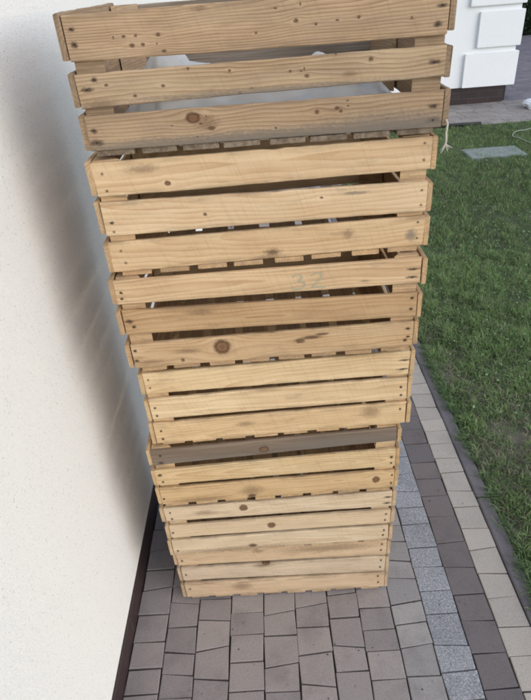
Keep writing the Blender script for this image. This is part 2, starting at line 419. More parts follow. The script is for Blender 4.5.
def fast_mesh(name, verts, polys3, polys4, cols, mat):
    me = bpy.data.meshes.new(name); me.vertices.add(len(verts)); me.vertices.foreach_set('co', verts.astype(np.float32).ravel())
    li = np.concatenate([polys4.ravel(), polys3.ravel()]).astype(np.int32)
    n4, n3 = len(polys4), len(polys3)
    st = np.concatenate([np.arange(n4) * 4, n4 * 4 + np.arange(n3) * 3]).astype(np.int32)
    me.loops.add(len(li)); me.loops.foreach_set('vertex_index', li)
    me.polygons.add(n4 + n3); me.polygons.foreach_set('loop_start', st)
    me.update(calc_edges=True)
    ca = me.color_attributes.new('tint', 'FLOAT_COLOR', 'POINT')
    ca.data.foreach_set('color', np.c_[cols, np.ones(len(cols))].astype(np.float32).ravel())
    me.materials.append(mat)
    return link(bpy.data.objects.new(name, me))

def blades(x, y, h, w, lean, base, r):
    n = len(x); a = r.uniform(0, 2 * np.pi, n); la = r.uniform(0, 2 * np.pi, n)
    dx, dy = np.cos(a) * w / 2, np.sin(a) * w / 2
    lx, ly = np.cos(la) * lean * h, np.sin(la) * lean * h
    z0 = np.full(n, -0.012)
    V = np.zeros((n, 5, 3))
    V[:, 0] = np.c_[x - dx, y - dy, z0]; V[:, 1] = np.c_[x + dx, y + dy, z0]
    mz = z0 + h * 0.62; V[:, 2] = np.c_[x + dx * .8 + lx * .35, y + dy * .8 + ly * .35, mz]; V[:, 3] = np.c_[x - dx * .8 + lx * .35, y - dy * .8 + ly * .35, mz]
    V[:, 4] = np.c_[x + lx, y + ly, z0 + h * np.clip(1.05 - 0.35 * lean, 0.35, 1)]
    i = np.arange(n) * 5
    return V.reshape(-1, 3), np.c_[i + 3, i + 2, i + 4], np.c_[i, i + 1, i + 2, i + 3], np.repeat(base, 5, axis=0)

def grass_set(n, xr, yr, wscale=1.0):
    x = NR.uniform(xr[0], xr[1], n); y = NR.uniform(yr[0], yr[1], n)
    dr_ = dryness(x, y)
    clump = np.clip(0.5 + 1.9 * (0.6 * vnoise(x, y, 14.0) + 0.4 * vnoise(x, y, 33.0) - 0.5), 0, 1)
    keep = NR.uniform(0, 1, n) > dr_ * 0.6 + 0.35 * (1 - clump)
    x, y, dr_, clump = x[keep], y[keep], dr_[keep], clump[keep]; n = len(x)
    h = NR.uniform(0.022, 0.05, n) * (1 - 0.35 * dr_) * (0.55 + 0.75 * clump); w = NR.uniform(0.0022, 0.0042, n) * wscale
    lean = NR.uniform(0.15, 1.1, n) + 0.5 * dr_
    g1 = np.array([0.135, 0.225, 0.085]); g2 = np.array([0.29, 0.385, 0.15]); st = np.array([0.40, 0.36, 0.26])
    t = NR.uniform(0, 1, n)[:, None] ** 1.5
    big = (0.5 + 0.5 * np.sin(x * 2.3 + 1.3 * np.sin(y * 1.9)))[:, None]
    c = g1 * (1 - t) + g2 * t; c = c * (0.72 + 0.3 * big + 0.25 * clump[:, None])
    s = (NR.uniform(0, 1, n) < 0.11 + dr_ * 0.6)[:, None]
    c = np.where(s, st * NR.uniform(0.45, 1.05, n)[:, None], c)
    return blades(x, y, h, w, lean, c, NR)

def leaves(n, xr, yr):
    """small broad clover and weed leaves among the blades"""
    x = NR.uniform(xr[0], xr[1], n); y = NR.uniform(yr[0], yr[1], n); z = NR.uniform(0.008, 0.032, n); r = NR.uniform(0.004, 0.009, n)
    a = NR.uniform(0, 2 * np.pi, n); V = np.zeros((n, 4, 3))
    for k in range(4):
        ang = a + k * np.pi / 2; rr = r * (1.0 if k % 2 else 0.62)
        V[:, k] = np.c_[x + np.cos(ang) * rr, y + np.sin(ang) * rr, z + NR.uniform(-0.004, 0.004, n)]
    i = np.arange(n) * 4; c = np.array([0.2, 0.3, 0.15]) * NR.uniform(0.6, 1.7, n)[:, None]
    return V.reshape(-1, 3), np.zeros((0, 3), int), np.c_[i, i + 1, i + 2, i + 3], np.repeat(c, 4, axis=0)

def fringe(n):
    # tufts hanging over the edging, in clumps
    y = NR.uniform(0.4, 6.4, n * 3); k = 0.5 * vnoise(y * 0 + 3.3, y, 8.0) + 0.5 * vnoise(y * 0 + 9.1, y, 24.0)
    y = y[NR.uniform(0.25, 0.75, len(y)) < k][:n]; n = len(y); x = 0.697 + NR.normal(0.004, 0.012, n)
    h = NR.uniform(0.018, 0.05, n); w = NR.uniform(0.0022, 0.004, n); t = NR.uniform(0, 1, n)[:, None]
    c = np.array([0.09, 0.16, 0.065]) * (1 - t) + np.array([0.22, 0.31, 0.14]) * t
    v, a, b_, cc = blades(x, y, h, w, NR.uniform(0.5, 1.2, n), c, NR)
    v = v.reshape(-1, 5, 3); lean_left = -np.abs(v[:, 4, 0] - x); v[:, 4, 0] = x + lean_left * 0.9; v[:, 2:4, 0] += (lean_left * 0.3)[:, None]
    v[:, 4, 2] = np.maximum(v[:, 4, 2], 0.006)
    return v.reshape(-1, 3), a, b_, cc
sets = [fringe(10500), grass_set(135000, (0.70, 2.3), (0.6, 3.2)), grass_set(90000, (0.70, 3.3), (3.2, 6.46), 1.3), grass_set(30000, (0.70, 3.5), (-1.6, 0.6), 1.3),
        grass_set(22000, (2.3, 4.5), (0.6, 3.2), 1.7), grass_set(26000, (3.3, 9.0), (3.2, 6.46), 2.2), leaves(5200, (0.76, 2.9), (1.6, 6.4))]
V, T, Q, Cc = [], [], [], []; off = 0
for v_, t_, q_, c_ in sets:
    V.append(v_); T.append(t_ + off); Q.append(q_ + off); Cc.append(c_); off += len(v_)
gr = fast_mesh('grass', np.concatenate(V), np.concatenate(T), np.concatenate(Q), np.concatenate(Cc), M_GRASS)
tag(gr, 'short lawn grass with straw patches beside the paved edge', 'grass', kind='stuff')

# ------------------------------------------------------------------ the stack of crates
# per crate: centre x, front plane y, yaw; per slat: (left x, right x, left top, left bottom, right top, right bottom) in metres above the paving
CR = [
 (0.002, 0.9692, 0.0026, [(-0.2905, 0.2885, 1.5055, 1.4422, 1.5045, 1.4396), (-0.2897, 0.289, 1.4253, 1.3752, 1.4261, 1.3821), (-0.2895, 0.2925, 1.3644, 1.3092, 1.3621, 1.3054)]),
 (-0.0055, 0.9715, 0.0228, [(-0.289, 0.2904, 1.2902, 1.2323, 1.2895, 1.2341), (-0.2902, 0.2895, 1.2215, 1.1594, 1.2136, 1.1586), (-0.2912, 0.2902, 1.1460, 1.0873, 1.1508, 1.0928)]),
 (-0.0105, 0.9565, 0.009, [(-0.2912, 0.2925, 1.0747, 1.0235, 1.0761, 1.0239), (-0.2898, 0.2899, 1.0093, 0.955, 1.0021, 0.948), (-0.2893, 0.2879, 0.9308, 0.8707, 0.9376, 0.8774)]),
 (-0.0049, 0.9728, 0.0307, [(-0.287, 0.2875, 0.8494, 0.7908, 0.8493, 0.7863), (-0.2872, 0.2868, 0.7785, 0.7189, 0.7794, 0.7168), (-0.2892, 0.2892, 0.7095, 0.648, 0.709, 0.6475)]),
 (-0.0228, 0.9631, 0.0337, [(-0.2893, 0.2886, 0.6345, 0.585, 0.640, 0.5975), (-0.2903, 0.29, 0.5705, 0.5187, 0.5745, 0.5140), (-0.2903, 0.2905, 0.5096, 0.4520, 0.5020, 0.4420)]),
 (-0.0263, 0.9665, 0.013, [(-0.2915, 0.2924, 0.4258, 0.3726, 0.4273, 0.3708), (-0.2899, 0.2912, 0.3572, 0.3064, 0.3593, 0.3037), (-0.2925, 0.2902, 0.2975, 0.2389, 0.2965, 0.2417)]),
 (-0.0273, 0.9775, -0.0022, [(-0.2925, 0.2909, 0.2215, 0.1640, 0.2265, 0.1620), (-0.2902, 0.2905, 0.1535, 0.0936, 0.1562, 0.0866), (-0.2912, 0.2926, 0.0825, 0.0152, 0.0809, 0.0142)])]
MARKS = [
  [('n',-0.2786,1.4866,0.0045,0.0027),('n',-0.2786,1.4661,0.0053,0.0041),('k',-0.2024,1.4719,0.003,0.002),('k',-0.192,1.4593,0.0038,0.0027),('k',-0.1752,1.4594,0.003,0.0027),('k',-0.1502,1.4709,0.003,0.0027),('k',-0.1449,1.4485,0.0038,0.0022),('s',-0.0832,1.4999,0.0089,0.0032),('k',0.0585,1.4741,0.0036,0.0029),('k',0.1529,1.4727,0.0024,0.0021),('k',0.0884,1.4681,0.0024,0.0018),('k',-0.0025,1.4626,0.0021,0.0018),('n',0.2774,1.4794,0.0075,0.0026),('n',0.2725,1.4552,0.0061,0.004)] ,
  [('n',-0.2607,1.4163,0.0047,0.0035),('n',-0.2751,1.4029,0.0094,0.0032),('k',-0.2437,1.4079,0.0031,0.0022),('k',-0.1547,1.4001,0.0031,0.0023),('k',-0.2015,1.3889,0.0032,0.0021),('k',0.073,1.3982,0.0041,0.0026),('k',0.173,1.415,0.0037,0.0031),('k',-0.0344,1.3812,0.0032,0.0024),('n',0.2732,1.4037,0.0094,0.0031),('s',0.1407,1.3962,0.0111,0.0036),('s',-0.2602,1.3782,0.0224,0.0076)] ,
  [('n',-0.2788,1.3412,0.0049,0.0038),('n',-0.2784,1.3222,0.0116,0.0049),('K',-0.1142,1.3494,0.0114,0.0085),('k',0.0878,1.3439,0.0039,0.0034),('k',0.1203,1.3476,0.0039,0.0027),('k',0.1269,1.3426,0.0029,0.0024),('k',0.0198,1.3241,0.0026,0.0019),('n',0.278,1.3392,0.0082,0.0034),('n',0.2785,1.3177,0.0133,0.0038),('g',0.2415,1.3078,0.0835,0.0096),('g',-0.0421,1.2999,0.2018,0.0098)] ,
  [('K',-0.1652,1.2471,0.0052,0.0045),('s',-0.2045,1.2749,0.0237,0.0068),('n',-0.2736,1.2719,0.0027,0.0027),('n',-0.2718,1.2424,0.0027,0.0025),('n',0.2783,1.2797,0.0024,0.0023),('n',0.2792,1.2513,0.0024,0.0024)] ,
  [('k',-0.1082,1.1861,0.0032,0.003),('k',0.1014,1.1995,0.0032,0.0022),('n',-0.2759,1.1845,0.0043,0.0025),('n',-0.276,1.1675,0.0025,0.0023),('g',0.1626,1.2031,0.0215,0.0027),('n',0.2803,1.1988,0.0025,0.0022),('n',0.2809,1.1714,0.0026,0.0023)] ,
  [('S',0.0081,1.1028,0.0131,0.0061),('s',0.0024,1.0898,0.0227,0.0062),('s',0.1495,1.1272,0.0093,0.0069),('g',0.2671,1.1152,0.0094,0.01),('n',-0.2713,1.1299,0.0027,0.0026),('n',-0.2671,1.1053,0.0028,0.0027),('n',0.2781,1.1395,0.0024,0.0023),('n',0.2789,1.1082,0.0025,0.0024)] ,
  [('n',-0.2811,1.0494,0.0032,0.003),('n',-0.282,1.0365,0.0032,0.0031),('n',0.2781,1.054,0.0115,0.0023),('n',0.2756,1.0374,0.0116,0.0024),('s',0.1859,1.0363,0.0096,0.0021)] ,
  [('n',-0.2779,0.9856,0.0071,0.0046),('n',-0.2716,0.9723,0.0039,0.0038),('s',-0.1367,0.9952,0.0235,0.0068),('n',0.2792,0.9916,0.0039,0.0027),('n',0.2791,0.9668,0.004,0.0028),('s',-0.183,0.9505,0.0601,0.0038)] ,
  [('K',-0.1029,0.9097,0.0174,0.0173),('s',-0.1734,0.906,0.0204,0.006),('k',-0.1869,0.8846,0.0041,0.0041),('k',0.057,0.9105,0.0102,0.0059),('k',0.0796,0.9163,0.0184,0.0041),('k',0.1021,0.9228,0.0143,0.0029),('n',0.2765,0.9216,0.0049,0.0029),('n',0.2723,0.8942,0.0041,0.0037),('n',0.2779,0.9023,0.0037,0.0025),('n',-0.2809,0.9154,0.0032,0.0032),('n',-0.2817,0.8904,0.0053,0.0033),('s',-0.2555,0.8856,0.0289,0.0051)] ,
  [('n',-0.2769,0.8325,0.0025,0.0029),('n',-0.2766,0.8108,0.0026,0.003),('n',0.2766,0.8277,0.0131,0.0021),('n',0.2739,0.804,0.0133,0.0022)] ,
  [('n',-0.2758,0.7546,0.0026,0.0032),('n',0.2728,0.7547,0.0029,0.0034),('n',-0.2755,0.7313,0.0027,0.0032),('n',0.2743,0.7318,0.003,0.0035)] ,
  [('n',-0.2743,0.6861,0.0029,0.0034),('n',-0.2739,0.6613,0.003,0.0037),('s',-0.0814,0.6856,0.0183,0.006),('n',0.2748,0.6909,0.0028,0.0033),('s',0.2082,0.6893,0.0186,0.0151)] ,
  [('K',-0.0253,0.6097,0.0118,0.0097),('n',-0.2707,0.5956,0.007,0.0046),('n',-0.2691,0.6183,0.0032,0.0035),('g',-0.1554,0.5882,0.1189,0.0165),('g',0.1543,0.5998,0.1447,0.0261)] ,
  [('n',-0.2801,0.5548,0.0048,0.0048),('n',-0.2768,0.532,0.0029,0.0035),('n',0.2796,0.5486,0.0044,0.0047),('n',0.2796,0.5284,0.0025,0.0034)] ,
  [('s',-0.0648,0.4732,0.0224,0.0163),('k',-0.0663,0.4552,0.01,0.0073),('K',0.2451,0.4752,0.0091,0.0108),('n',-0.2845,0.4723,0.003,0.0036),('n',0.2844,0.4863,0.0025,0.0036),('n',0.2836,0.4579,0.0031,0.0036),('s',-0.1967,0.4573,0.0624,0.0073)] ,
  [('K',-0.0886,0.4075,0.0108,0.0114),('n',-0.2775,0.4086,0.0025,0.0038),('n',-0.2761,0.3851,0.0026,0.0039),('n',0.2814,0.4099,0.0103,0.003),('n',0.2801,0.3874,0.0104,0.0031),('s',-0.1886,0.399,0.0256,0.0077)] ,
  [('K',-0.0214,0.3317,0.0106,0.0105),('n',-0.2825,0.3298,0.0031,0.0041),('n',0.2797,0.3449,0.0026,0.0036),('n',0.2783,0.3212,0.0027,0.0036)] ,
  [('s',-0.1269,0.241,0.1643,0.0112),('k',-0.0766,0.2547,0.0109,0.0068),('n',0.2776,0.2807,0.0027,0.0042),('n',0.2759,0.26,0.0027,0.0042),('n',-0.281,0.254,0.0027,0.0043)] ,
  [('s',-0.065,0.2134,0.0139,0.0088),('s',0.1344,0.2083,0.1113,0.0132),('n',-0.2806,0.1886,0.0028,0.0041),('n',0.2778,0.2126,0.0028,0.0044),('n',0.2763,0.1865,0.0028,0.0045)] ,
  [('K',-0.0467,0.1555,0.0113,0.0083),('s',-0.0588,0.1451,0.0199,0.0074),('n',-0.279,0.1235,0.0029,0.0043),('n',0.2784,0.1414,0.0028,0.0046),('n',0.277,0.1092,0.0029,0.0047)] ,
  [('s',-0.1315,0.1001,0.0144,0.0096),('s',-0.124,0.0556,0.0264,0.0148),('n',-0.2773,0.0553,0.0029,0.0045),('n',0.2731,0.0669,0.0029,0.0048),('n',0.2744,0.0376,0.0029,0.0049)] ,
]
DEP = 0.40; TH = 0.009
# colours of the wood, crate by crate (light, dark, ring contrast, greyness)
TONE = [((0.56, 0.405, 0.26), (0.255, 0.15, 0.08), 0.68, 0.24),
        ((0.71, 0.525, 0.33), (0.48, 0.295, 0.15), 0.55, 0.07),
        ((0.66, 0.48, 0.295), (0.42, 0.25, 0.125), 0.62, 0.11),
        ((0.74, 0.55, 0.335), (0.50, 0.315, 0.155), 0.5, 0.05),
        ((0.71, 0.52, 0.31), (0.46, 0.285, 0.135), 0.52, 0.09),
        ((0.71, 0.555, 0.38), (0.47, 0.32, 0.185), 0.48, 0.11),
        ((0.70, 0.545, 0.38), (0.47, 0.315, 0.185), 0.48, 0.15)]
SLAT_TINT = {0: (1, .97, .93), 1: (1, 1, .97), 3: (1, .98, .95), 4: (1.03, 1.03, 1.03), 5: (.97, .94, .88), 6: (1.05, 1.03, 1), 7: (.82, .75, .66), 8: (.94, .90, .84),
             9: (1.03, 1.03, 1.0), 10: (1.04, 1.05, 1.05), 11: (.97, .93, .87), 13: (1.02, 1.02, .97), 14: (.93, .88, .80), 15: (1, 1, 1), 16: (1, .98, .94), 17: (1.03, 1.04, 1.04), 2: (.93, .9, .86), 12: (.95, .86, .77),
             18: (1, .94, .86), 19: (.98, 1.0, 1.02), 20: (1.0, .95, .90)}
SLAT_RING = {0: 0.0042, 4: 0.008, 7: 0.009, 9: 0.009, 10: 0.012, 5: 0.008, 3: 0.010}
LABELS = [
 ('weathered tan crate with nail stains topping the stack, white plastic inside it', ''),
 ('clean pale crate with wide gaps, directly under the weathered crate of the stack', ''),
 ('crate with a faint number on its upper slat and a round knot on its lowest', ''),
 ('bright yellowish crate with close slats, resting on the crate with a grey slat', ''),
 ('crate with a dark grey weathered top slat, in the lower half of the stack', ''),
 ('pale crate between the grey-slatted crate above and the lowest crate of the stack', ''),
 ('pale cream crate standing on the paving at the very bottom of the stack', '')]
SEED = [0]
def wprops(o, grey=0.0, tint=(1, 1, 1), seed=None):
    SEED[0] += 1; o['seed'] = float(seed if seed is not None else SEED[0] * 1.618 % 97.0); o['grey'] = float(grey); o['tint'] = [float(t) for t in tint]
    return o

def slat_bm(xl, xr, zlt, zlb, zrt, zrb, y0, y1, rnd, ch=0.0015, n=29, wav=0.0008):
    """sawn board with slightly rounded arrises and wandering edges"""
    bm = bmesh.new(); rings = []
    bow = rnd.uniform(0.0, 0.0015)
    a1, a2, p1, p2 = rnd.uniform(-1, 1), rnd.uniform(-1, 1), rnd.uniform(0, 6), rnd.uniform(0, 6)
    for i in range(n):
        t = i / (n - 1); x = xl + (xr - xl) * t
        zt = zlt + (zrt - zlt) * t + wav * (0.8 * a1 * math.sin(5 * t + p1) + 0.55 * rnd.uniform(-1, 1) - (1.6 if rnd.random() < 0.05 else 0))
        zb = zlb + (zrb - zlb) * t + wav * (0.8 * a2 * math.sin(6 * t + p2) + 0.5 * rnd.uniform(-1, 1))
        yo = bow * math.sin(math.pi * t)
        xj = (rnd.uniform(-0.001, 0.001) if i in (0, n - 1) else 0)
        c = [(y0, zb + ch), (y0, zt - ch), (y0 + ch, zt), (y1 - ch, zt), (y1, zt - ch), (y1, zb + ch), (y1 - ch, zb), (y0 + ch, zb)]
        rings.append([bm.verts.new((x + xj + (rnd.uniform(-0.0012, 0.0012) if xj else 0), yy + yo, zz)) for yy, zz in c])
    for A, B in zip(rings, rings[1:]):
        for k in range(8): bm.faces.new((A[k], A[(k + 1) % 8], B[(k + 1) % 8], B[k]))
    bm.faces.new(rings[0][::-1]); bm.faces.new(rings[-1])
    return bm

def nail_bm(r):
    bm = bmesh.new()
    r_ = bmesh.ops.create_cone(bm, cap_ends=True, segments=10, radius1=r * 0.75, radius2=r, depth=0.0012)
    bmesh.ops.rotate(bm, verts=bm.verts[:], cent=(0, 0, 0), matrix=Matrix.Rotation(math.radians(90), 3, 'X'))
    return bm

for k, (cx, fy, yaw, sl) in enumerate(CR):
    rnd = random.Random(100 + k)
    light, dark, con, grey = TONE[k]
    bmn = wood('crate wood %d' % k, light, dark, con, grey, 0.0055)
    zl_bot = sl[2][3]; zr_bot = sl[2][5]; zl_top = sl[0][2]; zr_top = sl[0][4]
    nxt = CR[k + 1][3][0] if k < 6 else None
    floor_gap = min(zl_bot - (nxt[2] if nxt else 0.0), zr_bot - (nxt[4] if nxt else 0.0))
    bt = max(0.0045, min(0.0095, floor_gap - 0.0015))          # thickness of the bottom boards
    zbase = min(zl_bot, zr_bot) - bt
    yo = DEP / 2
    R = Matrix.Rotation(yaw, 3, 'Z'); org = Vector((cx, fy, 0)) + R @ Vector((0, yo, 0))
    root = empty('wooden_crate', (org.x, org.y, zbase), yaw)
    tag(root, LABELS[k][0], 'crate', 'wooden crates stacked by the wall')
    def zat(x, l, r): return l + (r - l) * (x + 0.29) / 0.58
    for j in range(3):
        xl, xr, lt, lb, rt_, rb = sl[j]; i = 3 * k + j
        if k >= 3 and j < 2: lb += 0.0028; rb += 0.0028      # lower edges raised to open the gaps, darkening the lines between slats
        cz = (lt + lb + rt_ + rb) / 4
        if i == 12: L2, D2, g2, c2 = (0.22, 0.185, 0.15), (0.12, 0.095, 0.08), 0.6, 0.5
        else: L2, D2, g2, c2 = light, dark, grey, con
        marks = [(ty, mx, mz - cz, rx, rz) for ty, mx, mz, rx, rz in MARKS[i]]
        if k in (1, 3, 4, 5, 6): marks = [('m' if ty == 'n' and max(rx, rz) < 0.0032 else ty, mx, mz, rx, rz) for ty, mx, mz, rx, rz in marks]
        if k == 0:      # pin holes and flecks of the old crate
            for q in range(7): marks.append(('k', rnd.uniform(-0.26, 0.26), rnd.uniform(-0.022, 0.024), rnd.uniform(0.0012, 0.003), rnd.uniform(0.001, 0.0022)))
        if i == 2: marks += [('s', -0.092, 0.004, 0.016, 0.009), ('k', -0.086, -0.004, 0.007, 0.0035), ('g', -0.16, -0.024, 0.16, 0.010), ('g', 0.03, -0.024, 0.13, 0.011), ('g', 0.20, -0.018, 0.11, 0.016)]
        if i == 1: marks += [('g', 0.02, -0.022, 0.2, 0.006)]
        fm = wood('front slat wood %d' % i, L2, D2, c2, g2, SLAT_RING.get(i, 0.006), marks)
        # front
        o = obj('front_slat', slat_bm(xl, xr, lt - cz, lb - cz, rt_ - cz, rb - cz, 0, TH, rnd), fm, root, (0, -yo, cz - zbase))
        wprops(o, 0, SLAT_TINT.get(i, (1, 1, 1)), 3.3 + i * 2.77)
        if i == 12: o['label'] = 'dark grey weathered slat'
        if i == 7: o['label'] = 'browner middle slat'
        for ty, mx, mz, rx, rz in marks:
            if ty in 'nm':
                nb = obj('nail', nail_bm(0.0017 if ty == 'n' else rnd.uniform(0.0008, 0.0013)), M_NAIL, o, (mx, -0.0002, mz))
        if i == 6:      # number written on the slat
            bm = bmesh.new()
            def stroke(pts, w=0.0017):
                P_ = [Vector((px_, -0.0005, pz_ - cz)) for px_, pz_ in pts]
                top = []; bot = []
                for q, p in enumerate(P_):
                    t_ = (P_[min(q + 1, len(P_) - 1)] - P_[max(q - 1, 0)]).normalized(); nrm = Vector((-t_.z, 0, t_.x)) * w
                    top.append(bm.verts.new(p + nrm)); bot.append(bm.verts.new(p - nrm))
                for q in range(len(P_) - 1): bm.faces.new((top[q], top[q + 1], bot[q + 1], bot[q]))
            stroke([(0.047, 1.056), (0.055, 1.0605), (0.063, 1.0595), (0.066, 1.055), (0.062, 1.049), (0.056, 1.0465), (0.064, 1.0455), (0.070, 1.041), (0.069, 1.034), (0.061, 1.030), (0.050, 1.0305), (0.044, 1.034)])
            stroke([(0.084, 1.057), (0.092, 1.061), (0.101, 1.060), (0.104, 1.054), (0.099, 1.046), (0.091, 1.038), (0.083, 1.031), (0.093, 1.032), (0.104, 1.030), (0.111, 1.0305)])
            obj('handwritten_number', bm, M_PENCIL, o)
        # rear
        jz = rnd.uniform(-0.004, 0.004)
        ro = obj('rear_slat', slat_bm(xl, xr, lt - cz, lb - cz, rt_ - cz, rb - cz, -TH, 0, rnd), bmn, root, (0, yo, cz - zbase + jz))
        wprops(ro, 0.75 if k == 0 else rnd.uniform(0, 0.12))
        # the two sides
        for s in (-1, 1):
            x_ = s * 0.2905
            zc = (zat(x_, lt, rt_) + zat(x_, lb, rb)) / 2; hh = (zat(x_, lt, rt_) - zat(x_, lb, rb)) / 2
            jz = rnd.uniform(-0.0035, 0.0035); hh *= rnd.uniform(0.93, 1.03)
            if zc + jz - hh < zbase + bt + 0.0005: jz = zbase + bt + 0.0005 - zc + hh
            so = obj('side_slat', slat_bm(-yo + 0.0005 + rnd.uniform(-0.002, 0.002), yo - 0.001, hh, -hh, hh, -hh, 0, TH, rnd), bmn, root,
                     (0.2935 if s > 0 else -0.2935, 0, zc - zbase + jz), math.radians(-90 if s > 0 else 90))
            so.location.x = (xr if s > 0 else xl) + s * (0.0009 + rnd.uniform(0, 0.0012)); so.rotation_euler.z = math.radians(90 if s < 0 else -90)
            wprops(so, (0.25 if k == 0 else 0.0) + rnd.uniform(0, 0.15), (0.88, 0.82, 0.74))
    # corner posts, triangular in section
    for sx in (-1, 1):
        for sy in (-1, 1):
            bm = bmesh.new(); a = 0.046
            xo, y_ = sx * 0.2880, sy * (yo - TH - 0.0006)
            zt = zat(xo, zl_top, zr_top) - zbase + (-0.002 if k == 0 else min(0.004, 0.002)); zb = bt + 0.0008 + abs(zat(xo, zl_bot, zr_bot) - zbase - bt)
            tri = [(0, 0), (-sx * a, 0), (-sx * a * 0.82, -sy * a * 0.22), (-sx * a * 0.22, -sy * a * 0.82), (0, -sy * a)]
            lo = [bm.verts.new((q[0], q[1], zb)) for q in tri]; hi = [bm.verts.new((q[0], q[1], zt)) for q in tri]
            for q in range(5): bm.faces.new((lo[q], lo[(q + 1) % 5], hi[(q + 1) % 5], hi[q]))
            bm.faces.new(lo); bm.faces.new(hi)
            # posts run upright: lay the grain along them
            po = obj('corner_post', bm, bmn, root, (xo, y_, 0))
            wprops(po, 0.2 if k == 0 else 0.03, (0.98, 0.95, 0.9))
    # bottom boards run front to back; their sawn ends show under the lowest front slat
    for q in range(8):
        w = rnd.uniform(0.050, 0.056) + (0.008 if k == 0 else 0); xc = -0.2525 + q * 0.0722 + rnd.uniform(-0.003, 0.003)
        zc = zat(xc, zl_bot, zr_bot) - bt / 2 - 0.0004 - zbase
        bo = obj('bottom_board', slat_bm(-yo + rnd.uniform(0.001, 0.005), yo - 0.003, bt / 2 - .0003, -bt / 2 + .0003, bt / 2 - .0003, -bt / 2 + .0003, -w / 2, w / 2, rnd, 0.0008, 5, 0.0001),
                 bmn, root, (xc, 0, zc), math.radians(90))
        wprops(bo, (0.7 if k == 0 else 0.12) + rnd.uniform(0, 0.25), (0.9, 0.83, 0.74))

# ---- crumpled film inside the weathered crate
bm = bmesh.new(); nx, ny = 90, 54; g = []
A0 = Vector((0.002, 0.9692))
for j in range(ny):
    row = []
    for i in range(nx):
        u = i / (nx - 1); v = j / (ny - 1)
        x = -0.272 + 0.535 * u; y = 0.987 + 0.30 * v
        edge_ = min(1, 8 * u, 8 * (1 - u)) * min(1, 5 * v, 4 * (1 - v))
        z = 1.313 + 0.038 * max(0, edge_) ** 0.6
        z += 0.080 * math.exp(-((x + 0.168) / 0.035) ** 2 - ((y - 1.08) / 0.06) ** 2)
        if -0.17 < x < 0.0: z += (0.070 * (0.0 - x) / 0.17) * math.exp(-((y - 1.08 - 0.2 * (x + 0.17)) / 0.05) ** 2)
        z += 0.030 * math.exp(-((x - 0.10) / 0.05) ** 2 - ((y - 1.16 - 0.5 * (x - 0.1)) / 0.05) ** 2)
        z += (0.017 * abs(math.sin(26 * x + 19 * y + 2.5 * math.sin(21 * y))) + 0.012 * abs(math.sin(41 * y - 33 * x + 2 * math.sin(17 * x))) + 0.004 * math.sin(90 * x + 5 * math.sin(60 * y))) * max(0.15, edge_)
        if z > 1.41: z = 1.41 + 0.032 * math.tanh((z - 1.41) / 0.032)
        row.append(bm.verts.new((x, y, z)))
    g.append(row)
for a, c_ in zip(g, g[1:]):
    for i in range(nx - 1): bm.faces.new((a[i], a[i + 1], c_[i + 1], c_[i]))
o = obj('plastic_sheet', bm, M_PLASTIC, smooth=True); tag(o, 'crumpled white plastic sheet lying inside the topmost weathered crate', 'plastic sheet')

# ---- frayed string off the top crate's corner
bm = bmesh.new()
sx, sy = 0.3025, 0.965
bm_tube(bm, [(sx - 0.0, sy + 0.010, 1.318), (sx + 0.0005, sy - 0.004, 1.312), (sx - 0.0005, sy - 0.004, 1.298), (sx + 0.001, sy - 0.004, 1.286), (sx, sy - 0.004, 1.278)], 0.0016, 6)
for q in range(9):
    a = RND.uniform(-0.010, 0.012); l = RND.uniform(0.006, 0.014); b2 = RND.uniform(-0.006, 0.006)
    bm_tube(bm, [(sx, sy - 0.004, 1.280), (sx + a * 0.5, sy - 0.004 + b2 * 0.6, 1.280 - l * 0.55), (sx + a, sy - 0.004 + b2, 1.280 - l)], 0.0009, 5, 0.0004)
o = obj('string', bm, M_STRING); tag(o, "frayed pale string dangling off the topmost crate's lower right corner", 'string')

# ------------------------------------------------------------------ near house wall
root = empty('house_wall', (-0.6, 2.4, 0)); tag(root, 'cream rendered house wall rising close beside the crate stack', 'wall')
bm = bmesh.new(); bm_box(bm, -0.80 + 0.6, -0.450 + 0.6, -3.2 - 2.4, 7.3 - 2.4, 0.13, 2.9, 0.004)
obj('plaster', bm, M_PLASTER, root)
bm = bmesh.new(); bm_box(bm, -0.78 + 0.6, WX + 0.6 - 0.001, -3.19 - 2.4, 7.29 - 2.4, -0.05, 0.132)
obj('plinth', bm, M_CLINK, root)

